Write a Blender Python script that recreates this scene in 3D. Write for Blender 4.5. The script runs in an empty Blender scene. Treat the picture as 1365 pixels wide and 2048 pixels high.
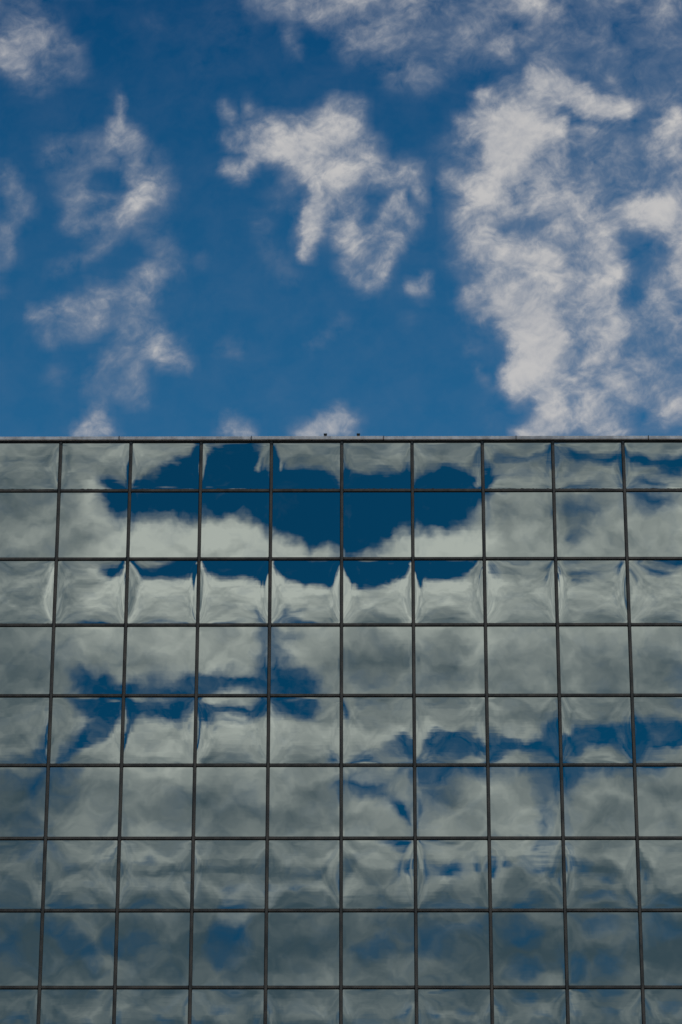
import bpy, bmesh, math, random
import numpy as np
from mathutils import Vector, Matrix

sc = bpy.context.scene
# ------------------------------------------------------------------ camera
CAM_Z = 1.6
PITCH, ROLL, YAW = math.radians(27.052), math.radians(0.0873), math.radians(-0.3282)
FPX, CX, CY = 7680.0, 682.5, 1024.0
F = Vector((math.sin(YAW)*math.cos(PITCH), math.cos(YAW)*math.cos(PITCH), math.sin(PITCH)))
R0 = F.cross(Vector((0, 0, 1))).normalized()
U0 = R0.cross(F)
Rv = R0*math.cos(ROLL) + U0*math.sin(ROLL)
Uv = -R0*math.sin(ROLL) + U0*math.cos(ROLL)
cam_d = bpy.data.cameras.new('camera')
cam_d.sensor_fit = 'VERTICAL'
cam_d.sensor_height = 24
cam_d.lens = FPX/2048*24
cam_d.clip_end = 20000
cam = bpy.data.objects.new('camera', cam_d)
cam.matrix_world = Matrix(((Rv.x, Uv.x, -F.x, 0), (Rv.y, Uv.y, -F.y, 0), (Rv.z, Uv.z, -F.z, CAM_Z), (0, 0, 0, 1)))
sc.collection.objects.link(cam)
sc.camera = cam

# ------------------------------------------------------------------ exposure, sun
sc.view_settings.view_transform = 'Standard'
sc.view_settings.look = 'None'
sc.view_settings.exposure = 0
sc.view_settings.gamma = 1
SUN_EL, SUN_AZ = math.radians(60), math.radians(116)     # azimuth clockwise from +Y: high to the right, a little behind the camera
sun_d = bpy.data.lights.new('sun', 'SUN')
sun_d.energy = 2.8
sun_d.angle = math.radians(0.5)
sun_d.color = (1.0, 0.93, 0.84)
sun = bpy.data.objects.new('sun', sun_d)
sd = Vector((math.sin(SUN_AZ)*math.cos(SUN_EL), math.cos(SUN_AZ)*math.cos(SUN_EL), math.sin(SUN_EL)))
sun.rotation_euler = sd.to_track_quat('Z', 'Y').to_euler()
sun.location = (0, -20, 60)
sc.collection.objects.link(sun)

# ------------------------------------------------------------------ where the clouds stand in the sky
# Cloud cover is laid out on two tangent sheets of sky directions, u = x/|y|, v = z/|y|: one ahead (y > 0), one behind (y < 0).
# The drawing units below are fractions of those sheets; sky_px turns a direction into them.
def sky_px(u, v):
    dx, dy, dz = u, np.ones_like(u), v
    a = dx*F.x + dy*F.y + dz*F.z
    return CX + FPX*(dx*Rv.x + dy*Rv.y + dz*Rv.z)/a, CY - FPX*(dx*Uv.x + dy*Uv.y + dz*Uv.z)/a

class Field:
    def __init__(s, X, Y, base): s.X, s.Y, s.v = X, Y, np.full(X.shape, float(base))
    def _mix(s, w, a): s.v = s.v*(1-w) + a*w
    def dist(s, pts, sx=1.0, sy=1.0):
        d = np.full(s.X.shape, 1e9)
        if len(pts) == 1: return np.hypot((s.X-pts[0][0])/sx, (s.Y-pts[0][1])/sy)
        for (x0, y0), (x1, y1) in zip(pts, pts[1:]):
            ax, ay = x1-x0, y1-y0
            t = np.clip(((s.X-x0)*ax + (s.Y-y0)*ay)/(ax*ax+ay*ay+1e-9), 0, 1)
            d = np.minimum(d, np.hypot(s.X-x0-t*ax, s.Y-y0-t*ay))
        return d
    def st(s, r, a, *pts, k=0.35):            # a soft stroke of value a along pts
        d = s.dist(pts)/r
        w = np.clip((1.35-d)/(1.35-k), 0, 1); s._mix(w*w*(3-2*w), a)
    def el(s, x, y, rx, ry, a, k=0.35):       # a soft ellipse
        d = np.hypot((s.X-x)/rx, (s.Y-y)/ry)
        w = np.clip((1.35-d)/(1.35-k), 0, 1); s._mix(w*w*(3-2*w), a)
    def below(s, a, pts, x0, x1, soft=10):    # everything under an outline
        yy = np.interp(s.X, [p[0] for p in pts], [p[1] for p in pts])
        w = np.clip((s.Y-yy)/soft*0.5+0.5, 0, 1)
        w = w*np.clip((s.X-x0)/12+.5, 0, 1)*np.clip((x1-s.X)/12+.5, 0, 1); s._mix(w, a)

#CLOUDS_BEGIN
def front_cover(X, Y):
    f = Field(X, Y, 0.02); s, e = f.st, f.el
    # upper left
    s(60, .30, (-40, -10), (40, 10), (70, 60)); s(45, .34, (60, 60), (130, 120)); s(48, .42, (0, 100), (40, 115), (70, 140)); s(22, .45, (20, 110), (60, 130))
    s(30, .25, (120, 90), (150, 130))
    # spiked cloud at left
    s(36, .22, (110, 310), (150, 370), (145, 430), (190, 450)); s(28, .34, (120, 300), (170, 290), (215, 290)); s(34, .30, (300, 320), (322, 390), (300, 420))
    s(9, .36, (236, 190), (238, 245), (225, 250)); s(28, .52, (240, 268), (268, 285), (255, 310)); s(26, .62, (232, 305), (268, 320), (272, 350))
    s(20, .30, (185, 318), (235, 320)); s(26, .60, (270, 340), (292, 372), (280, 405), (240, 425)); s(30, .42, (240, 430), (190, 435), (150, 440))
    s(22, .24, (160, 340), (150, 380), (170, 410)); e(203, 368, 28, 24, .08)
    # left edge
    s(22, .36, (-5, 340), (30, 375), (48, 425)); s(22, .34, (30, 430), (10, 470), (5, 525)); e(0, 580, 20, 14, .16)
    e(185, 400, 60, 14, .4); e(250, 440, 30, 18, .5)
    # diagonal wisps and lower left group
    s(15, .26, (240, 468), (185, 508), (110, 540)); s(26, .26, (290, 450), (330, 500), (345, 530)); s(18, .36, (300, 480), (335, 500))
    s(26, .36, (345, 530), (300, 560), (280, 600)); s(30, .46, (310, 545), (265, 575), (235, 600)); s(20, .40, (70, 632), (120, 620), (170, 605))
    s(32, .56, (200, 590), (190, 640), (160, 650)); s(20, .64, (205, 590), (205, 640)); s(24, .34, (150, 660), (110, 680), (95, 665))
    s(34, .42, (240, 640), (300, 660), (335, 705)); s(22, .50, (275, 670), (330, 720), (365, 725)); s(26, .34, (255, 690), (210, 730), (185, 770))
    s(30, .28, (230, 770), (275, 790), (270, 740)); e(115, 750, 30, 22, .18); e(215, 560, 25, 9, .30)
    s(20, .60, (160, 865), (185, 840), (200, 812)); e(190, 862, 45, 26, .66); s(8, .3, (195, 800), (200, 815))
    # small faint ones
    e(310, 45, 20, 20, .10); e(400, 130, 30, 24, .06); e(460, 695, 26, 22, .24); s(10, .22, (695, 640), (660, 668), (622, 692)); e(400, 520, 20, 22, .12)
    s(22, .13, (520, 450), (545, 510), (575, 555)); e(470, 50, 60, 60, .06)
    e(478, 862, 36, 24, .58); e(462, 840, 14, 18, .56); e(640, 866, 60, 22, .42); e(690, 850, 30, 28, .46); s(16, .5, (620, 868), (650, 835), (680, 825))
    # top veil
    s(26, .30, (510, 5), (570, 25)); s(34, .40, (590, -10), (650, 30)); s(16, .2, (580, 60), (592, 105))
    s(70, .42, (690, 0), (800, 20), (930, 40), (1060, 20), (1180, 0), (1400, -10)); s(60, .30, (720, 70), (850, 90), (1000, 80), (1120, 90))
    s(44, .24, (860, 130), (800, 140), (850, 150)); s(90, .26, (1200, 90), (1290, 130), (1400, 110)); s(70, .22, (1260, 180), (1390, 190))
    s(26, .48, (770, -5), (790, 30), (760, 60)); s(24, .48, (940, 60), (980, 50), (1010, 80)); s(28, .5, (1030, 0), (1110, 15)); s(20, .34, (1100, 60), (1080, 110), (1120, 130))
    e(1075, 62, 24, 14, .20); e(1165, 105, 40, 20, .17); e(955, 120, 40, 14, .2); e(1180, 60, 50, 14, .32)
    # centre cloud
    s(13, .42, (450, 212), (462, 245), (492, 285)); s(9, .4, (500, 205), (503, 225), (490, 240)); s(18, .40, (455, 275), (470, 290)); s(18, .40, (455, 340), (485, 352), (505, 318))
    s(48, .62, (540, 275), (600, 280), (650, 260)); s(46, .70, (590, 305), (640, 330), (680, 290)); s(20, .40, (665, 205), (720, 215)); s(40, .66, (690, 260), (725, 300), (735, 330))
    s(16, .45, (750, 290), (768, 312)); s(38, .68, (640, 350), (660, 390), (630, 430)); s(26, .74, (625, 420), (618, 470)); s(16, .6, (618, 480), (612, 505))
    s(34, .50, (700, 350), (760, 350), (815, 345)); s(14, .42, (820, 330), (842, 375), (850, 400)); s(34, .52, (700, 410), (690, 470), (720, 500)); s(18, .60, (795, 400), (770, 440), (745, 470))
    s(30, .46, (720, 490), (770, 500), (810, 440)); e(745, 425, 20, 15, .16); e(702, 400, 16, 12, .4); s(26, .58, (728, 510), (758, 540)); s(20, .32, (690, 540), (740, 570))
    e(580, 365, 26, 22, .22); e(555, 400, 30, 24, .12); e(790, 455, 20, 18, .34)
    e(835, 578, 26, 18, .48); s(9, .5, (857, 545), (852, 585), (835, 590)); e(820, 640, 20, 10, .10)
    # big right cloud, upper half
    s(120, .36, (1030, 330), (1080, 450), (1110, 640), (1170, 780)); s(80, .36, (1230, 330), (1240, 420), (1330, 650), (1330, 800)); s(70, .3, (1340, 300), (1370, 500))
    s(40, .20, (900, 300), (920, 420), (930, 520)); s(22, .40, (925, 245), (945, 275), (930, 300)); s(26, .50, (975, 192), (965, 235), (1000, 240)); s(20, .36, (1010, 170), (1060, 180))
    s(30, .78, (1075, 150), (1120, 180), (1180, 205)); s(26, .74, (1180, 215), (1245, 222), (1235, 205)); s(14, .35, (1222, 160), (1240, 190))
    s(60, .84, (1010, 270), (1060, 250), (1010, 320)); s(34, .90, (1000, 270), (1020, 300)); s(30, .66, (1095, 210), (1110, 280), (1100, 330)); s(26, .56, (900, 358), (935, 372), (965, 350))
    s(44, .72, (980, 380), (1000, 420), (960, 430)); s(36, .56, (1080, 340), (1120, 370), (1130, 420)); s(36, .62, (1080, 420), (1140, 430), (1200, 450)); s(28, .38, (1180, 340), (1240, 370), (1210, 410))
    e(1180, 262, 36, 12, .42); e(1190, 293, 40, 14, .24); e(1165, 345, 24, 20, .22); e(1258, 320, 30, 18, .30); e(1038, 400, 15, 22, .36); e(1290, 368, 40, 24, .18); e(1040, 200, 16, 12, .42); e(1215, 175, 16, 10, .25)
    s(30, .56, (1300, 300), (1350, 290), (1390, 320)); s(34, .66, (1350, 250), (1365, 290)); e(1300, 240, 20, 14, .38); s(30, .68, (1280, 425), (1330, 415), (1390, 440)); s(18, .5, (1350, 340), (1390, 380))
    # big right cloud, lower half
    s(40, .60, (945, 450), (980, 480), (960, 500)); s(44, .62, (1120, 440), (1170, 470), (1200, 520)); e(1035, 456, 34, 18, .30); e(1085, 448, 16, 12, .30)
    s(28, .66, (1310, 450), (1365, 480), (1370, 560)); s(42, .68, (985, 520), (1050, 520), (1110, 540)); s(24, .74, (1030, 515), (1075, 522)); s(34, .64, (1120, 560), (1180, 560), (1200, 600))
    s(38, .64, (1205, 530), (1225, 580), (1200, 640)); s(46, .72, (960, 605), (1020, 590), (1080, 600)); e(1132, 497, 12, 22, .40); e(1150, 572, 24, 15, .36); e(1040, 550, 34, 10, .46); e(1085, 560, 20, 10, .5)
    s(16, .50, (935, 605), (960, 600)); s(44, .80, (1020, 640), (1080, 640), (1110, 680)); s(40, .60, (1140, 630), (1200, 660), (1240, 640)); e(1152, 662, 34, 14, .40)
    s(56, .90, (1080, 690), (1100, 720), (1060, 730)); s(26, .88, (1030, 740), (1030, 780)); s(10, .6, (1022, 785), (1028, 805)); s(40, .62, (1140, 730), (1200, 730), (1250, 760))
    s(36, .72, (1090, 780), (1110, 840), (1080, 880)); s(50, .48, (1180, 790), (1200, 850)); s(36, .52, (1260, 740), (1300, 790), (1350, 820)); s(34, .44, (1240, 640), (1300, 610), (1380, 590))
    s(40, .36, (1290, 640), (1360, 640)); s(20, .60, (1040, 872), (1080, 860)); e(1160, 755, 26, 22, .34); e(1190, 770, 20, 16, .32); e(1272, 832, 34, 14, .20); e(1352, 742, 38, 28, .22); e(1322, 668, 24, 14, .26)
    e(1330, 700, 20, 10, .30); e(1220, 860, 50, 14, .50); s(16, .38, (1300, 745), (1318, 735), (1320, 720)); e(1350, 855, 40, 16, .26)
    # the long blue gap and its tail
    s(27, .12, (1275, 485), (1290, 540), (1272, 590)); s(12, .10, (1262, 590), (1258, 612)); e(1245, 470, 24, 14, .22)
    e(1020, 690, 8, 8, .8); e(985, 700, 34, 50, .05); e(985, 830, 36, 40, .06); s(7, .30, (950, 735), (965, 755), (988, 775)); e(945, 690, 20, 24, .12)
    return f.v*np.where(X > 870, 1+.20*np.clip((X-870)/80, 0, 1)*np.clip((Y-130)/60, 0, 1), np.where(X > 400, 1.16, .96))

EDGE = [(-200, 960), (180, 965), (195, 990), (215, 1020), (250, 1046), (268, 1033), (300, 1038), (330, 1032), (362, 1052), (385, 1034), (398, 1046), (408, 1026), (428, 1050),
        (450, 1036), (500, 1036), (520, 1052), (545, 1082), (575, 1076), (600, 1088), (612, 1114), (634, 1110), (652, 1098), (684, 1112), (700, 1124), (755, 1120),
        (775, 1095), (795, 1068), (822, 1060), (840, 1070), (870, 1072), (900, 1058), (955, 1048), (966, 1010), (985, 988), (1005, 960), (1600, 940)]
def back_cover(X, Y):
    f = Field(X, Y, 0.04); s, e, b = f.st, f.el, f.below
    b(.92, EDGE, -300, 1700, 16)
    # above: the high bank seen in the top row
    bank = [(-200, 1000), (185, 990), (205, 960), (265, 972), (300, 950), (335, 900), (395, 850), (412, 800), (522, 800), (532, 930), (545, 935), (552, 870), (575, 915),
            (640, 922), (690, 948), (740, 950), (820, 935), (835, 925), (880, 912), (960, 905), (975, 870), (1100, 880), (1120, 850), (1250, 865), (1600, 865)]
    yy = np.interp(X, [p[0] for p in bank], [p[1] for p in bank]); w = np.clip((yy-Y)/26+.5, 0, 1); f._mix(w, .86)
    s(34, .80, (990, 930), (1050, 935), (1120, 915)); s(40, .78, (1160, 935), (1280, 940), (1400, 960)); e(1155, 868, 44, 24, .12); e(1165, 905, 26, 10, .25); e(1000, 890, 40, 10, .3); e(1350, 935, 44, 36, .08); e(1275, 975, 40, 16, .3)
    e(610, 905, 50, 8, .7); e(760, 925, 50, 6, .6); e(900, 895, 60, 8, .7)
    w = np.clip((Y-1660)/120, 0, 1); f._mix(w*.45, .90)
    # row 2 detail
    e(1010, 1030, 30, 26, .74); e(1155, 1012, 46, 26, .36); e(1150, 1062, 30, 24, .42); e(1302, 998, 52, 28, .06); e(1290, 1020, 30, 14, .4); e(60, 1010, 60, 20, .78)
    # row 4
    s(30, .86, (100, 1330), (130, 1300)); e(188, 1370, 50, 30, .05); e(165, 1350, 24, 22, .04); e(225, 1372, 26, 18, .40); e(130, 1330, 20, 10, .7); e(330, 1362, 50, 24, .40); e(384, 1370, 30, 22, .10)
    e(440, 1360, 40, 24, .02); e(500, 1364, 40, 20, .02); e(527, 1320, 12, 50, .22); e(526, 1262, 8, 14, .3); e(545, 1290, 14, 60, .3)
    s(8, .25, (560, 1262), (585, 1275), (600, 1272)); s(12, .30, (560, 1290), (590, 1325), (610, 1345)); e(595, 1362, 56, 30, .04); e(560, 1352, 28, 36, .04)
    e(482, 1386, 36, 9, .9); e(625, 1290, 34, 34, .9); e(740, 1368, 56, 18, .66); e(880, 1360, 60, 20, .76); e(1362, 1362, 20, 26, .42)
    # between rows 4 and 6
    s(34, .03, (175, 1378), (300, 1394), (420, 1384), (520, 1384), (620, 1376)); e(482, 1388, 40, 9, .85)
    e(225, 1408, 66, 34, .03); s(26, .04, (235, 1430), (170, 1480), (118, 1535)); e(138, 1432, 34, 40, .80); e(345, 1405, 60, 22, .15); e(372, 1444, 14, 14, .5)
    e(480, 1402, 44, 12, .90); e(445, 1400, 20, 10, .7); e(600, 1400, 50, 26, .04); e(430, 1452, 16, 14, .4)
    # left of row 6
    e(78, 1570, 22, 40, .12); e(30, 1560, 34, 24, .42); e(112, 1545, 20, 18, .12); s(12, .72, (110, 1600), (150, 1575)); s(16, .66, (50, 1640), (80, 1610)); e(70, 1650, 30, 14, .62)
    # right half of row 5 / 6: the low bank of bumps
    s(36, .06, (1130, 1465), (1250, 1460), (1400, 1465)); s(40, .03, (1120, 1500), (1260, 1505), (1420, 1500)); s(26, .10, (1110, 1535), (1150, 1540)); e(1135, 1575, 18, 34, .10)
    s(34, .07, (850, 1505), (960, 1505), (1110, 1515)); s(28, .04, (845, 1540), (960, 1540)); e(850, 1590, 26, 30, .22); e(880, 1610, 30, 26, .40); e(815, 1520, 24, 22, .2)
    e(905, 1568, 16, 14, .66); e(955, 1590, 26, 40, .86); s(22, .04, (695, 1570), (755, 1580), (800, 1612), (822, 1630)); s(12, .5, (700, 1540), (800, 1545)); s(6, .7, (782, 1570), (780, 1640))
    e(1040, 1590, 52, 50, .95); e(1055, 1540, 12, 14, .15); e(1020, 1545, 24, 14, .6); s(14, .10, (1098, 1570), (1096, 1665)); e(1125, 1640, 16, 24, .6); e(1098, 1640, 16, 26, .25)
    b(.95, [(1120, 1640), (1138, 1610), (1155, 1575), (1180, 1550), (1210, 1542), (1240, 1556), (1262, 1562), (1272, 1575), (1290, 1552), (1320, 1536), (1380, 1530), (1600, 1540)], 1128, 1700, 14)
    # row 7 gap and row 8
    e(815, 1740, 14, 50, .14); e(898, 1738, 56, 30, .10); e(885, 1722, 40, 16, .2); e(995, 1725, 22, 26, .20); e(1080, 1718, 44, 26, .38); e(1150, 1730, 34, 40, .40); e(1220, 1770, 40, 20, .5); e(60, 1690, 40, 12, .4); e(125, 1722, 26, 20, .55)
    e(280, 1700, 40, 16, .6); e(440, 1725, 60, 14, .6); e(610, 1730, 60, 18, .6); e(460, 1800, 34, 12, .4); e(580, 1795, 30, 12, .5); e(170, 1795, 40, 14, .5)
    s(18, .50, (100, 1850), (150, 1885), (180, 1900)); s(10, .42, (185, 1900), (205, 1965)); e(225, 1890, 20, 30, .55); e(20, 1890, 50, 60, .66); e(280, 1880, 34, 26, .46); e(244, 1900, 5, 34, .3)
    e(445, 1908, 34, 32, .28); e(475, 1860, 44, 30, .42); e(440, 1870, 24, 40, .4); e(740, 1900, 60, 14, .60); s(10, .5, (700, 1910), (820, 1860)); s(16, .44, (840, 1870), (960, 1850)); e(860, 1890, 50, 26, .5)
    e(1050, 1872, 34, 22, .42); e(1060, 1935, 40, 22, .36); e(1200, 1838, 70, 14, .42); e(1150, 1940, 40, 40, .6); e(1220, 1930, 34, 30, .5); e(1320, 1850, 60, 40, .6)
    # below
    f.v = np.maximum(f.v, .11*np.clip((Y-1270)/120, 0, 1))
    for x, y in ((60, 2040), (200, 2050), (330, 2040), (440, 1995), (560, 2050), (720, 2050), (830, 2020), (950, 2000), (1100, 2000), (1230, 2010), (1340, 1990)): e(x, y, 40, 14, .42)
    return f.v

def back_light(X, Y):                          # brightness painted into the cloud: 0 dark grey base, 1 white sunlit top
    f = Field(X, Y, 0.45); s, e, b = f.st, f.el, f.below
    b(.88, EDGE, 160, 1000, 10); b(.66, [(x, y+50) for x, y in EDGE], 160, 1000, 70); b(.56, EDGE, 1000, 1700, 30)
    s(60, .34, (-100, 1000), (100, 1000)); s(50, .52, (-100, 1090), (180, 1060)); s(30, .45, (-100, 900), (100, 900)); s(30, .66, (210, 870), (330, 850))
    e(1020, 1030, 44, 44, .36); e(1150, 1040, 44, 50, .30); e(1180, 1090, 60, 24, .55); e(1320, 1080, 60, 30, .55)
    s(34, .60, (220, 1180), (480, 1180)); s(40, .66, (600, 1190), (960, 1180)); e(60, 1190, 60, 60, .42); s(30, .6, (1000, 1180), (1400, 1180)); s(30, .80, (570, 1120), (660, 1130))
    s(60, .34, (-100, 1330), (80, 1320)); e(155, 1282, 40, 30, .62); e(220, 1310, 40, 30, .45); e(300, 1275, 50, 24, .58); e(300, 1330, 50, 30, .38); e(425, 1312, 26, 30, .62); e(475, 1305, 34, 40, .60)
    e(480, 1384, 34, 12, .85); e(630, 1290, 34, 34, .52); e(655, 1350, 34, 34, .36); e(750, 1330, 70, 60, .36); e(715, 1266, 34, 14, .58); e(890, 1320, 70, 60, .34); e(1040, 1310, 56, 50, .48); e(1165, 1268, 44, 18, .58)
    e(1190, 1340, 60, 40, .40); e(1132, 1340, 10, 40, .5); e(1320, 1320, 60, 60, .38); s(40, .46, (700, 1420), (1400, 1420)); e(60, 1430, 60, 30, .40)
    e(480, 1450, 60, 44, .86); e(600, 1470, 60, 30, .70); e(330, 1480, 60, 34, .62); e(210, 1510, 40, 30, .60); e(760, 1510, 60, 10, .70)
    s(50, .44, (180, 1610), (460, 1610), (640, 1610)); s(14, .58, (150, 1560), (230, 1550)); e(610, 1545, 70, 14, .56); e(60, 1600, 50, 60, .30); e(160, 1640, 40, 20, .5); e(730, 1630, 50, 34, .62); e(780, 1600, 30, 20, .6)
    e(900, 1600, 40, 34, .42); e(955, 1600, 20, 50, .56); e(880, 1652, 50, 16, .56); e(1040, 1610, 56, 60, .66); s(22, .64, (1160, 1590), (1200, 1570), (1250, 1580)); e(1200, 1640, 60, 34, .44); e(1340, 1610, 60, 60, .48)
    s(44, .38, (-100, 1740), (300, 1740), (640, 1740)); e(60, 1760, 50, 40, .42); e(520, 1765, 60, 30, .48); e(730, 1760, 60, 60, .56); e(900, 1785, 50, 20, .50); e(1020, 1760, 40, 40, .36); e(1060, 1690, 60, 16, .62)
    e(1200, 1740, 60, 60, .30); e(1210, 1800, 60, 14, .56); e(1340, 1750, 50, 22, .50)
    s(80, .30, (-100, 1890), (500, 1890), (1400, 1890)); e(110, 1930, 34, 34, .44); e(600, 1900, 60, 60, .34); e(720, 1842, 50, 16, .50); e(740, 1930, 60, 30, .34); e(880, 1840, 60, 12, .48); e(1100, 1960, 44, 14, .56); e(1180, 1885, 60, 26, .42); e(1320, 1960, 50, 16, .4)
    s(40, .38, (-100, 2060), (1400, 2060)); e(520, 2020, 60, 20, .44); e(740, 2010, 40, 14, .46); e(900, 2040, 60, 16, .46)
    return f.v*np.interp(Y, [1200, 1550, 2050], [1.06, .90, .72])
#CLOUDS_END

def grid(fn, u0, u1, v0, v1, nu, nv, ss=3):
    # average a few samples per node so thin strokes survive
    du, dv = (u1-u0)/(nu-1), (v1-v0)/(nv-1)
    acc = 0
    for i in range(ss):
        for j in range(ss):
            uu = np.linspace(u0, u1, nu) + du*((i+.5)/ss-.5)*.9
            vv = np.linspace(v0, v1, nv) + dv*((j+.5)/ss-.5)*.9
            Ug, Vg = np.meshgrid(uu, vv)
            X, Y = sky_px(Ug, Vg)
            acc = acc + fn(X, Y)
    return np.clip(acc/ss/ss, 0, 1)

# ------------------------------------------------------------------ world
world = bpy.data.worlds.new('World')
sc.world = world
world.use_nodes = True
world.cycles.sampling_method = 'MANUAL'
world.cycles.sample_map_resolution = 256
NT = world.node_tree
NT.nodes.clear()
class G:                                       # tiny node-graph helper
    def __init__(s, nt): s.nt = nt
    def n(s, t, **kw):
        nd = s.nt.nodes.new(t)
        for k, v in kw.items(): setattr(nd, k, v)
        return nd
    def put(s, sock, v):
        if isinstance(v, bpy.types.NodeSocket): s.nt.links.new(v, sock)
        elif v is not None: sock.default_value = v
    def m(s, op, a, b=None, c=None, clamp=False):
        nd = s.n('ShaderNodeMath', operation=op, use_clamp=clamp)
        s.put(nd.inputs[0], a); s.put(nd.inputs[1], b)
        if c is not None: s.put(nd.inputs[2], c)
        return nd.outputs[0]
    def vm(s, op, a, b=None, out=0, c=None):
        nd = s.n('ShaderNodeVectorMath', operation=op)
        s.put(nd.inputs[0], a); s.put(nd.inputs[1], b)
        if c is not None: s.put(nd.inputs['Scale'] if op == 'SCALE' else nd.inputs[2], c)
        return nd.outputs[out]
    def comb(s, x, y, z):
        nd = s.n('ShaderNodeCombineXYZ'); s.put(nd.inputs[0], x); s.put(nd.inputs[1], y); s.put(nd.inputs[2], z); return nd.outputs[0]
    def sep(s, v):
        nd = s.n('ShaderNodeSeparateXYZ'); s.put(nd.inputs[0], v); return nd.outputs
    def noise(s, vec, scale, detail=6, rough=.55, dist=0, color=False, lac=2.0):
        nd = s.n('ShaderNodeTexNoise', noise_dimensions='3D'); s.put(nd.inputs['Vector'], vec)
        nd.inputs['Scale'].default_value = scale; nd.inputs['Detail'].default_value = detail
        nd.inputs['Roughness'].default_value = rough; nd.inputs['Distortion'].default_value = dist; nd.inputs['Lacunarity'].default_value = lac
        return nd.outputs['Color' if color else 0]
    def mr(s, v, a, b, c=0., d=1., smooth=True):
        nd = s.n('ShaderNodeMapRange', interpolation_type='SMOOTHSTEP' if smooth else 'LINEAR')
        for i, q in enumerate((v, a, b, c, d)): s.put(nd.inputs[i], q)
        return nd.outputs[0]
    def mix(s, f, a, b):
        nd = s.n('ShaderNodeMix', data_type='RGBA'); s.put(nd.inputs[0], f); s.put(nd.inputs[6], a); s.put(nd.inputs[7], b); return nd.outputs[2]

g = G(NT)
D3 = g.n('ShaderNodeTexCoord').outputs['Generated']
dx, dy, dz = g.sep(D3)
ay = g.m('MAXIMUM', g.m('ABSOLUTE', dy), 0.02)
uu = g.m('DIVIDE', dx, ay); vv = g.m('DIVIDE', dz, ay)

def lookup(arr, u, v, u0, u1, v0, v1, nseg):
    """cloud layout: arr[nv][nu] sampled at (u, v) by colour ramps, three rows to a ramp."""
    nv, nu = arr.shape
    per = (nu-1)//nseg
    s = g.m('MULTIPLY_ADD', u, nseg/(u1-u0), -u0*nseg/(u1-u0))
    t = g.m('MULTIPLY_ADD', v, (nv-1)/(v1-v0), -v0*(nv-1)/(v1-v0))
    t = g.m('MINIMUM', g.m('MAXIMUM', t, 0.0), nv-1.0)
    T = g.comb(t, t, t)
    facs = [s if k == 0 else g.m('SUBTRACT', s, float(k)) for k in range(nseg)]
    sums = [None]*nseg
    for i in range(0, nv, 3):
        if i:                                   # each ramp waits for the sum before it, which keeps the shader's stack small
            lt = g.m('MULTIPLY', sums[-1], 1e-7)
            T = g.vm('ADD', T, g.comb(lt, lt, lt))
            facs = [g.m('MULTIPLY_ADD', sums[k-1 if k else nseg-1], 1e-7, facs[k]) for k in range(nseg)]
        w = g.vm('MAXIMUM', g.vm('SUBTRACT', (1, 1, 1), g.vm('ABSOLUTE', g.vm('SUBTRACT', T, (i, i+1, i+2)))), (0, 0, 0))
        for k in range(nseg):
            grp = bpy.data.node_groups.new('cloud_rows', 'ShaderNodeTree')   # one small group per ramp: quick to build
            grp.interface.new_socket('u', in_out='INPUT', socket_type='NodeSocketFloat')
            grp.interface.new_socket('cover', in_out='OUTPUT', socket_type='NodeSocketColor')
            cr = grp.nodes.new('ShaderNodeValToRGB')
            el = cr.color_ramp.elements
            for j in range(per+1):
                rgb = [float(arr[min(i+c, nv-1), k*per+j]) for c in range(3)]
                e_ = el[0] if j == 0 else (el[len(el)-1] if j == per else el.new(j/per))
                e_.color = (*rgb, 1)
            gi, go = grp.nodes.new('NodeGroupInput'), grp.nodes.new('NodeGroupOutput')
            grp.links.new(gi.outputs[0], cr.inputs[0]); grp.links.new(cr.outputs[0], go.inputs[0])
            gn = g.n('ShaderNodeGroup'); gn.node_tree = grp
            g.put(gn.inputs[0], facs[k])
            d = g.vm('DOT_PRODUCT', gn.outputs[0], w, out=1)
            sums[k] = d if sums[k] is None else g.m('ADD', sums[k], d)
    out = sums[0]
    for k in range(1, nseg):
        sel = g.m('GREATER_THAN', s, float(k))
        out = g.m('ADD', out, g.m('MULTIPLY', sel, g.m('SUBTRACT', sums[k], out)))
    return out

def inside(u, v, u0, u1, v0, v1, m):
    a = g.m('MULTIPLY', g.mr(u, u0, u0+m), g.mr(u, u1, u1-m))
    return g.m('MULTIPLY', a, g.m('MULTIPLY', g.mr(v, v0, v0+m), g.mr(v, v1, v1-m)))

SKY_ST = 0.10
SKY_TINT = (0.15, 0.66, 0.745, 1)
sky = g.n('ShaderNodeTexSky', sky_type='NISHITA', sun_disc=False, sun_elevation=SUN_EL, sun_rotation=SUN_AZ, air_density=1.0, dust_density=1.2, ozone_density=2.0)
skyc = g.vm('MULTIPLY', sky.outputs[0], tuple(c*SKY_ST for c in SKY_TINT[:3]))
gm = g.n('ShaderNodeGamma'); g.put(gm.inputs[0], skyc); gm.inputs[1].default_value = 1.6; skyc = g.vm('MULTIPLY', gm.outputs[0], (1.5, 1.85, 1.75))

def warp(u, v, amp, scale, detail=3):
    q = g.comb(u, v, 0.37)
    nz = g.noise(q, scale, detail, .6, color=True)
    o = g.vm('SCALE', g.vm('SUBTRACT', nz, (.5, .5, .5)), None, c=amp)
    a = g.sep(g.vm('ADD', q, o))
    return a[0], a[1]

PX = 1.57e-4
def generic(u, v):
    q = g.comb(g.m('MULTIPLY', u, 1.0), g.m('MULTIPLY', v, 1.3), 2.1)
    return g.mr(g.noise(q, 14, 7, .55, 0.3), .42, .66)

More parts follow.
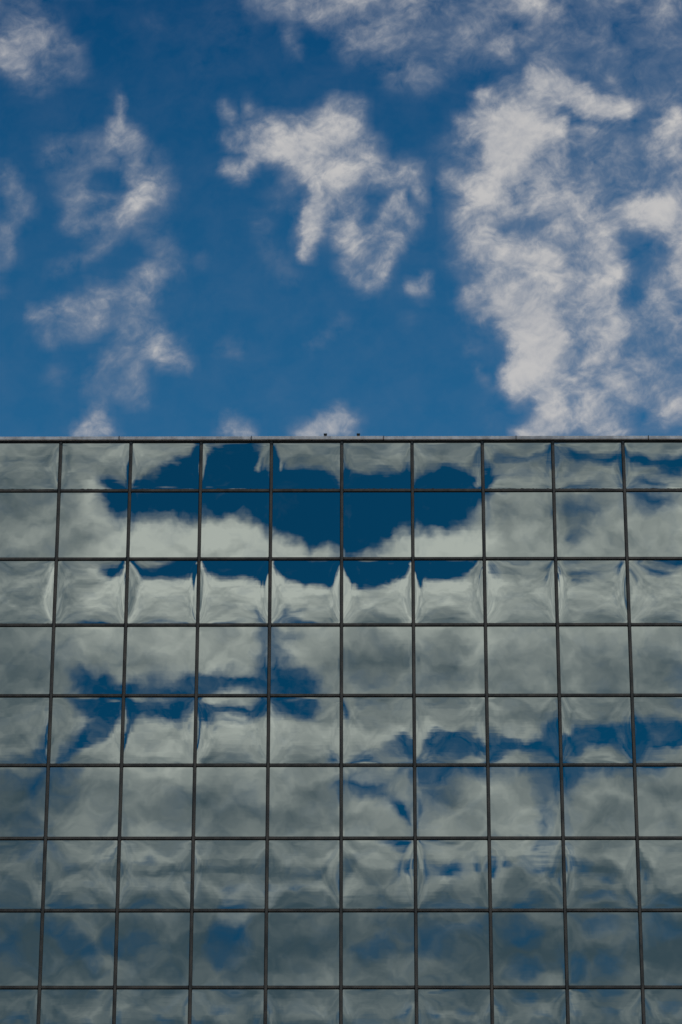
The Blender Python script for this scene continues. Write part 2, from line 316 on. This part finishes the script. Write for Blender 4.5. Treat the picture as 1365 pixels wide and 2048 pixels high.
# ahead
FU = (-0.1215, 0.1095, 0.522, 0.700)
ff = grid(front_cover, *FU, 94, 60)
wu, wv = warp(uu, vv, 30*PX, 1/(46*PX), 6)
Dm = lookup(ff, wu, wv, *FU, 3)
q0 = g.comb(uu, vv, 0.0)
qa, qb = warp(uu, vv, 60*PX, 1/(120*PX), 3)          # the wisps follow swirls of the air
qw = g.comb(g.m('MULTIPLY_ADD', qb, .35, qa), g.m('MULTIPLY_ADD', qa, -.45, qb), 0.0)
n1 = g.noise(qw, 1/(95*PX), 12, .60, 0.15)
n2 = g.noise(q0, 1/(150*PX), 5, .55, 0.3)
gg = g.m('MULTIPLY', generic(uu, vv), .6)
Dm = g.m('ADD', gg, g.m('MULTIPLY', inside(uu, vv, *FU, .01), g.m('SUBTRACT', Dm, gg)))
win = g.m('MULTIPLY_ADD', g.m('MULTIPLY', g.m('MINIMUM', Dm, .7), g.m('SUBTRACT', 1.2, Dm)), 2.5, .04)
n3 = g.m('ABSOLUTE', g.m('MULTIPLY_ADD', g.noise(qw, 1/(34*PX), 7, .6, .5), 2.0, -1.0))
Dn = g.m('ADD', Dm, g.m('MULTIPLY', g.m('ADD', g.m('MULTIPLY_ADD', n1, 2.15, -1.03), g.m('MULTIPLY_ADD', n3, -.22, .04)), win))
up = g.noise(g.vm('ADD', qw, (.0004, .0016, 0)), 1/(95*PX), 12, .60, 0.15)      # density a little higher up: tops catch the light
lit = g.m('MULTIPLY', g.m('SUBTRACT', n1, up), 1.0)
alpha = g.mr(Dn, 0.0, 1.0, 0, .96, smooth=False)
ccol = g.mix(g.mr(g.m('ADD', g.m('ADD', Dn, lit), g.m('MULTIPLY_ADD', n2, 1.5, -.75)), .15, 1.35), (.205, .25, .33, 1), (.555, .545, .54, 1))
alpha = g.m('MAXIMUM', alpha, 0.0)
air = g.mix(g.mr(vv, .70, .50, 0, .46, smooth=False), skyc, (.045, .21, .41, 1))        # the blue pales towards the horizon
front = g.mix(alpha, air, ccol)
bgF = g.n('ShaderNodeBackground'); g.put(bgF.inputs[0], front)

# behind
BU = (-0.1400, 0.1300, 0.335, 0.565)
fc = grid(back_cover, *BU, 94, 84)
fl = grid(back_light, *BU, 32, 30)
wu, wv = warp(uu, vv, 16*PX, 1/(34*PX), 6)
Dc = lookup(fc, wu, wv, *BU, 3)
Lc = lookup(fl, wu, wv, *BU, 1)
ins = inside(uu, vv, *BU, .012)
gen = generic(uu, vv)
Dc = g.m('ADD', gen, g.m('MULTIPLY', ins, g.m('SUBTRACT', Dc, gen)))
Lc = g.m('ADD', .45, g.m('MULTIPLY', ins, g.m('SUBTRACT', Lc, .45)))
n1 = g.noise(q0, 1/(60*PX), 8, .55, 0.2)
n2 = g.noise(g.comb(uu, vv, 5.0), 1/(105*PX), 5, .5, 0.5)
Dn = g.m('ADD', Dc, g.m('MULTIPLY', g.m('MULTIPLY_ADD', n1, 1.3, -.65), g.m('MULTIPLY_ADD', g.m('MULTIPLY', Dc, g.m('SUBTRACT', 1.08, Dc)), 3.0, .17)))
alpha = g.mr(Dn, .08, .92, 0, .96, smooth=False)
la = g.noise(g.comb(uu, vv, 3.0), 1/(75*PX), 3, .5, 0.2); lb = g.noise(g.comb(uu, g.m('ADD', vv, .0034), 3.0), 1/(75*PX), 3, .5, 0.2)
lit = g.m('MULTIPLY', g.m('SUBTRACT', la, lb), .65)
Ln = g.m('POWER', g.m('ADD', g.m('ADD', lit, g.m('MULTIPLY_ADD', Lc, 1.6, -.26)), g.m('MULTIPLY_ADD', n2, .72, -.37), clamp=True), 1.6)
ccol = g.mix(Ln, (.125, .18, .235, 1), (1.32, 1.20, 1.16, 1))
back = g.mix(alpha, skyc, ccol)
bgB = g.n('ShaderNodeBackground'); g.put(bgB.inputs[0], back)
ms = g.n('ShaderNodeMixShader')
g.put(ms.inputs[0], g.m('LESS_THAN', dy, 0.0)); g.put(ms.inputs[1], bgF.outputs[0]); g.put(ms.inputs[2], bgB.outputs[0])
wo = g.n('ShaderNodeOutputWorld'); g.put(wo.inputs[0], ms.outputs[0])

# ------------------------------------------------------------------ materials
def new_mat(name):
    m = bpy.data.materials.new(name); m.use_nodes = True; m.node_tree.nodes.clear()
    h = G(m.node_tree); b = h.n('ShaderNodeBsdfPrincipled'); o = h.n('ShaderNodeOutputMaterial'); h.put(o.inputs[0], b.outputs[0])
    return m, h, b

def glass_mat(name, wav, streak):
    m, h, b = new_mat(name)
    oi = h.n('ShaderNodeObjectInfo').outputs['Random']
    geo = h.n('ShaderNodeNewGeometry')
    pos = geo.outputs['Position']
    tint = h.mix(h.m('MULTIPLY', oi, 1.0), (.29, .352, .328, 1), (.302, .366, .34, 1))
    dirt = h.noise(pos, 1.4, 5, .6)
    tint = h.mix(h.mr(dirt, .35, .8, 0, .10), tint, (.26, .32, .30, 1))
    h.put(b.inputs['Base Color'], tint)
    b.inputs['Metallic'].default_value = 1; b.inputs['Roughness'].default_value = 0.0
    # slight waviness of tempered glass: roller waves run level across the pane
    sx = h.vm('MULTIPLY', pos, (.9, .9, 16.0)); a = h.noise(sx, 1.0, 3, .6, color=True)
    bb = h.noise(pos, 3.2, 2, .5, color=True)
    off = h.vm('ADD', h.vm('MULTIPLY', h.vm('SUBTRACT', a, (.5, .5, .5)), (streak*.25, 0, streak)), h.vm('MULTIPLY', h.vm('SUBTRACT', bb, (.5, .5, .5)), (wav, 0, wav)))
    h.put(b.inputs['Normal'], h.vm('NORMALIZE', h.vm('ADD', geo.outputs['Normal'], off)))
    return m
M_vis = glass_mat('vision_glass', .0022, .0006)
M_sp = glass_mat('spandrel_glass', .0026, .0021)

def metal_mat(name, c1, c2, rough, metallic, streak=True, spec=.5):
    m, h, b = new_mat(name)
    pos = h.n('ShaderNodeNewGeometry').outputs['Position']
    a = h.noise(h.vm('MULTIPLY', pos, (2.2, 2.2, 2.2)), 1.0, 7, .65)
    s = h.noise(h.vm('MULTIPLY', pos, (9, 9, 1.2)), 1.0, 5, .6)
    f = h.m('ADD', h.m('MULTIPLY', a, .6), h.m('MULTIPLY', s, .4))
    h.put(b.inputs['Base Color'], h.mix(h.mr(f, .38, .62), c1, c2))
    h.put(b.inputs['Roughness'], h.mr(a, .3, .7, rough-.08, rough+.12))
    b.inputs['Metallic'].default_value = metallic
    return m
M_bronze = metal_mat('bronze_anodised', (.026, .021, .016, 1), (.065, .052, .041, 1), .5, .2)
M_coping = metal_mat('coping_aluminium', (.36, .33, .32, 1), (.60, .56, .55, 1), .5, .2)
M_black = metal_mat('black_rubber', (.004, .004, .004, 1), (.008, .008, .008, 1), .9, 0)
M_post = metal_mat('black_painted_steel', (.008, .008, .009, 1), (.018, .017, .017, 1), .7, 0)
M_sealant = metal_mat('weathered_sealant', (.012, .011, .008, 1), (.035, .030, .020, 1), .9, 0)
M_roof = metal_mat('roof_membrane', (.12, .12, .11, 1), (.2, .19, .18, 1), .9, 0)
M_ground = metal_mat('concrete_paving', (.20, .19, .18, 1), (.32, .30, .28, 1), .9, 0)

# ------------------------------------------------------------------ mesh helpers
COL = sc.collection
def link(name, me, mat, parent=None, loc=(0, 0, 0)):
    if mat: me.materials.append(mat)
    o = bpy.data.objects.new(name, me); COL.objects.link(o); o.location = loc
    if parent: o.parent = parent
    return o
def bm_obj(name, bm, mat, parent=None, loc=(0, 0, 0), smooth=False):
    me = bpy.data.meshes.new(name)
    bmesh.ops.recalc_face_normals(bm, faces=bm.faces)
    bm.to_mesh(me); bm.free()
    if smooth: me.polygons.foreach_set('use_smooth', [True]*len(me.polygons))
    return link(name, me, mat, parent, loc)
def box(bm, x0, x1, y0, y1, z0, z1, bev=0):
    r = bmesh.ops.create_cube(bm, size=1)
    vs = r['verts']
    for v in vs:
        v.co = Vector(((x0+x1)/2 + v.co.x*(x1-x0), (y0+y1)/2 + v.co.y*(y1-y0), (z0+z1)/2 + v.co.z*(z1-z0)))
    if bev:
        es = {e for v in vs for e in v.link_edges}
        bmesh.ops.bevel(bm, geom=list(es), offset=bev, segments=2, affect='EDGES', profile=.5)

# ------------------------------------------------------------------ ground
bm = bmesh.new()
bmesh.ops.create_grid(bm, x_segments=8, y_segments=8, size=3000)
gr = bm_obj('ground', bm, M_ground); gr['kind'] = 'structure'

# ------------------------------------------------------------------ the building
W = 1.5
D = 72.348
X0 = -0.401
ROOF = 38.653 + CAM_Z
TOPS = [1.1845, 1.6141, 1.5391, 1.6127, 1.5630, 1.6110, 1.5630, 1.6321]
zs = [ROOF]
for h_ in TOPS: zs.append(zs[-1]-h_)
k = 0
while zs[-1] > 1.7:
    zs.append(zs[-1] - (1.563 if k % 2 == 0 else 1.613)); k += 1
zs[-1] = 0.25
NR = len(zs)-1
C0, C1 = -12, 13                                # bays run from mullion C0 to mullion C1
bld = bpy.data.objects.new('office_building', None)
COL.objects.link(bld); bld.location = (X0, D, 0)
bld['label'] = 'mirror glass office block with square panes in a dark metal grid reflecting the clouds'
bld['category'] = 'building'
# everything below is in the building's own coordinates: x along the facade, y into the block, z up
FACE = 0.026                                    # half width of a mullion's face
GL = 0.030                                      # glass plane lies this far behind the mullion face

def pane_mesh(name, w, h, spandrel, rnd, n, row, col):
    xs = np.linspace(-1, 1, n+1); X, Z = np.meshgrid(xs, xs)
    if row == 0: A = .0012
    elif row == 2: A = .00375
    elif spandrel: A = .0018 if row == 4 else .0015
    else: A = .00018
    A *= rnd.uniform(.85, 1.12) if row in (0, 2) else rnd.uniform(.6, 1.35)
    x0_, z0_ = rnd.uniform(-.22, .22), rnd.uniform(-.15, .15)
    X_, Z_ = X, Z
    ka, kp = (rnd.uniform(.15, .4), rnd.uniform(5, 10)) if row < 3 else (rnd.uniform(.2, .7), rnd.uniform(4, 8))
    X = X + x0_*(1-X**2); Z = Z + (0 if row in (0, 2) else z0_)*(1-Z**2)
    if spandrel:
        H = A*(1-Z**2)*((1-ka*X**2-(1-ka)*np.abs(X)**kp))
        H = H + rnd.uniform(-1, 1)*.00008*X*w/2 + rnd.uniform(-1, 1)*.0003*Z*h/2
        if row == 2: H = H - .0022*Z
        if row == 0: H = H - .0007*Z
        amp = .00009 if row < 3 else .00013
    else:
        H = A*(1-Z**2)*(1-X**4)
        H = H + rnd.uniform(-1, 1)*.0003*X*w/2 + rnd.uniform(-1, 1)*.0003*Z*h/2
        amp = .00005 if row < 4 else .00011
    for _ in range(5):
        fx, fz = rnd.uniform(.4, 2.2), rnd.uniform(.4, 2.2)
        H = H + rnd.uniform(-1, 1)*amp*np.sin(fx*np.pi*X/2*1.6+rnd.uniform(0, 6))*np.sin(fz*np.pi*Z/2*1.6+rnd.uniform(0, 6))
    X, Z = X_, Z_
    # pinch along the edges where the glazing beads clamp the glass
    for sgn in (-1, 1):
        H = H + rnd.uniform(.1, 1)*(.00008 if spandrel else .00006)*np.exp(-((X-sgn*.93)/.06)**2)*np.sin(Z*rnd.uniform(2, 5)+rnd.uniform(0, 6))
        H = H + rnd.uniform(.2, 1)*(.00012 if spandrel else .00003)*np.exp(-((Z-sgn*.93)/.06)**2)*np.sin(X*rnd.uniform(2, 5)+rnd.uniform(0, 6))
    co = np.stack([X*w/2, -H, Z*h/2], -1).reshape(-1, 3)
    idx = np.arange((n+1)*(n+1)).reshape(n+1, n+1)
    q = np.stack([idx[:-1, :-1], idx[:-1, 1:], idx[1:, 1:], idx[1:, :-1]], -1).reshape(-1, 4)
    return co, q

def mesh_from(name, co, q):
    me = bpy.data.meshes.new(name)
    me.vertices.add(len(co)); me.vertices.foreach_set('co', co.astype(np.float32).ravel())
    me.loops.add(q.size); me.loops.foreach_set('vertex_index', q.astype(np.int32).ravel())
    me.polygons.add(len(q)); me.polygons.foreach_set('loop_start', np.arange(0, q.size, 4, dtype=np.int32))
    me.update(calc_edges=True)
    me.polygons.foreach_set('use_smooth', [True]*len(q))
    return me

def gasket_geo(w, h, wid=.013, rad=.016, y=0.0, dep=.012, wob=0, rnd=None):
    """black rubber ring round a pane, rounded inner corners; returns verts, quads"""
    inner = []
    iw, ih = w/2-wid, h/2-wid
    for cx_, cz_, a0 in ((iw-rad, ih-rad, 0), (-iw+rad, ih-rad, 90), (-iw+rad, -ih+rad, 180), (iw-rad, -ih+rad, 270)):
        for a in (0, 22.5, 45, 67.5, 90):
            t = math.radians(a0+a); inner.append((cx_+rad*math.cos(t), cz_+rad*math.sin(t)))
        if wob and a0 == 180:
            for i in range(1, 40): inner.append((-iw+rad+(2*iw-2*rad)*i/40, -ih + abs(rnd.gauss(0, wob))))
    outer = []
    for x, z in inner:
        sx, sz = max(-w/2, min(w/2, x*w/2/iw*1.0)), max(-h/2, min(h/2, z*h/2/ih*1.0))
        if abs(x)/iw > abs(z)/ih: sx = math.copysign(w/2, x)
        else: sz = math.copysign(h/2, z)
        outer.append((sx, sz))
    n = len(inner); co = []
    for x, z in inner: co.append((x, y-dep, z))
    for x, z in outer: co.append((x, y-dep, z))
    for x, z in inner: co.append((x, y+.004, z))
    q = []
    for i in range(n):
        j = (i+1) % n
        q.append((i, j, n+j, n+i)); q.append((i, 2*n+i, 2*n+j, j))
    return np.array(co), np.array(q)

rnd = random.Random(11)
vis_cols = range(-5, 5)                         # bays the photograph shows
bulk = {0: [], 1: []}; bulk_g = []
for r in range(NR):
    z1, z0 = zs[r], zs[r+1]
    top_cut = .022 if r == 0 else FACE
    w, h = W-2*FACE+.004, (z1-top_cut)-(z0+FACE)+.004
    zc = ((z1-top_cut)+(z0+FACE))/2
    sp = (r % 2 == 0)
    for c in range(C0, C1):
        xc = (c+.5)*W
        shown = r < 9 and c in vis_cols
        n = 44 if shown else (26 if r < 11 else 8)
        co, q = pane_mesh('p', w, h, sp, rnd, n, r, c)
        gco, gq = gasket_geo(w, h, wob=(.006 if r == 0 else (.0018 if sp else 0)) if shown else 0, rnd=rnd)
        if shown:
            o = link('window_pane', mesh_from('window_pane', co, q), M_sp if sp else M_vis, bld, (xc, GL, zc))
            gm = mesh_from('gasket', gco, gq); gm.polygons.foreach_set('use_smooth', [False]*len(gq))
            link('gasket', gm, M_black, o)
        else:
            bulk[int(sp)].append((co+np.array([xc, GL, zc]), q)); bulk_g.append((gco+np.array([xc, GL, zc]), gq))
def merge(lst):
    cs, qs, k = [], [], 0
    for co, q in lst: cs.append(co); qs.append(q+k); k += len(co)
    return np.concatenate(cs), np.concatenate(qs)
for key, nm in ((0, 'window_panes'), (1, 'spandrel_panes')):
    o = link(nm, mesh_from(nm, *merge(bulk[key])), M_sp if key else M_vis, bld); o['kind'] = 'stuff'
o = link('gaskets', mesh_from('gaskets', *merge(bulk_g)), M_black, bld); o['kind'] = 'stuff'

# mullions and transoms
for c in range(C0, C1+1):
    bm = bmesh.new(); x = c*W
    box(bm, x-FACE, x+FACE, -.012, .10, zs[-1]-.02, ROOF-.022, .005)
    bm_obj('mullion', bm, M_bronze, bld)
for r in range(1, NR):
    bm = bmesh.new()
    for c in range(C0, C1):
        e = rnd.uniform(.004, .008)
        box(bm, c*W+FACE+e, (c+1)*W-FACE-e, rnd.uniform(-.004, 0), .10, zs[r]-FACE+rnd.uniform(0, .0015), zs[r]+FACE, .004)
    bm_obj('transom', bm, M_bronze, bld)
# head channel painted black as the shadow gap under the coping, base sill
bm = bmesh.new(); box(bm, C0*W-.05, C1*W+.05, .004, .14, ROOF-.021, ROOF+.020); bm_obj('head_channel', bm, M_black, bld)
bm = bmesh.new(); box(bm, C0*W-.05, C1*W+.05, -.05, .3, 0, zs[-1]-.021, .01); bm_obj('base_sill', bm, M_bronze, bld)
# block behind the glass
bm = bmesh.new()
box(bm, C0*W-.04, C1*W+.04, .20, 24, .3, ROOF-.05)
bm_obj('wall', bm, M_post, bld)
bm = bmesh.new()
box(bm, C0*W, C1*W, .18, 23.9, ROOF-.049, ROOF-.02)
bm_obj('roof', bm, M_roof, bld)
# side walls: glass strips with mullions, same rhythm
for sx in (C0*W-.06, C1*W+.06):
    bm = bmesh.new(); box(bm, sx-.01, sx+.01, .06, 24, .3, ROOF-.03); sw = bm_obj('side_wall', bm, M_vis, bld)
    bm = bmesh.new()
    for i in range(17): box(bm, sx-.03, sx+.03, .04+i*1.497-.01, .04+i*1.497+.042, .3, ROOF-.03)
    for r in range(1, NR): box(bm, sx-.026, sx+.026, .05, 24, zs[r]-FACE, zs[r]+FACE)
    bm_obj('side_grid', bm, M_bronze, sw)

# coping sections
J0 = (237-683.9)/141.0*W; PITCHC = 265.6/141.0*W
n0 = int((C0*W - J0)//PITCHC) - 0
j = J0 + n0*PITCHC
crnd = random.Random(3)
while j < C1*W:
    a, b_ = max(j+.007, C0*W-.1), min(j+PITCHC-.007, C1*W+.1)
    if b_ > a+.1:
        dz, t = crnd.uniform(-.003, .004), crnd.uniform(-.003, .003)
        bm = bmesh.new()
        prof = [(-.045, ROOF+.022), (-.048, ROOF+.088), (-.038, ROOF+.094), (.30, ROOF+.075), (.30, ROOF+.02), (.28, ROOF+.02), (-.02, ROOF+.020)]
        N = 14; rings = []
        for i in range(N+1):
            x = a+(b_-a)*i/N
            w_ = crnd.uniform(-.0012, .0012)
            rings.append([bm.verts.new((x, y+w_, z+dz+t*(2*i/N-1)+(w_ if z > ROOF+.05 else 0))) for y, z in prof])
        for i in range(N):
            for k in range(len(prof)):
                k2 = (k+1) % len(prof)
                bm.faces.new((rings[i][k], rings[i][k2], rings[i+1][k2], rings[i+1][k]))
        bm.faces.new(rings[0]); bm.faces.new(rings[-1])
        bm_obj('coping_section', bm, M_coping, bld)
        # black joint strip at the right-hand end
        bm = bmesh.new(); box(bm, b_+.0005, b_+.0135, -.054, .2, ROOF+.024, ROOF+.098)
        bm_obj('joint_strip', bm, M_black, bld)
    j += PITCHC

# two short posts standing on the coping
for px, lab in ((651.0, 'left one of the two small black square posts on the roof edge'),
                (717.3, 'right one of the two small black square posts on the roof edge')):
    x = X0 + (px-683.9)/141.0*W
    bm = bmesh.new()
    box(bm, -.030, .030, -.030, .030, .006, .066, .003)
    box(bm, -.036, .036, -.036, .036, .0665, .080, .003)
    box(bm, -.045, .045, -.045, .045, -.002, .0055, .001)
    o = bm_obj('roof_post', bm, M_post, None, (x, D+.02, ROOF+.094))
    o['label'] = lab; o['category'] = 'post'; o['group'] = 'small posts on the roof edge'
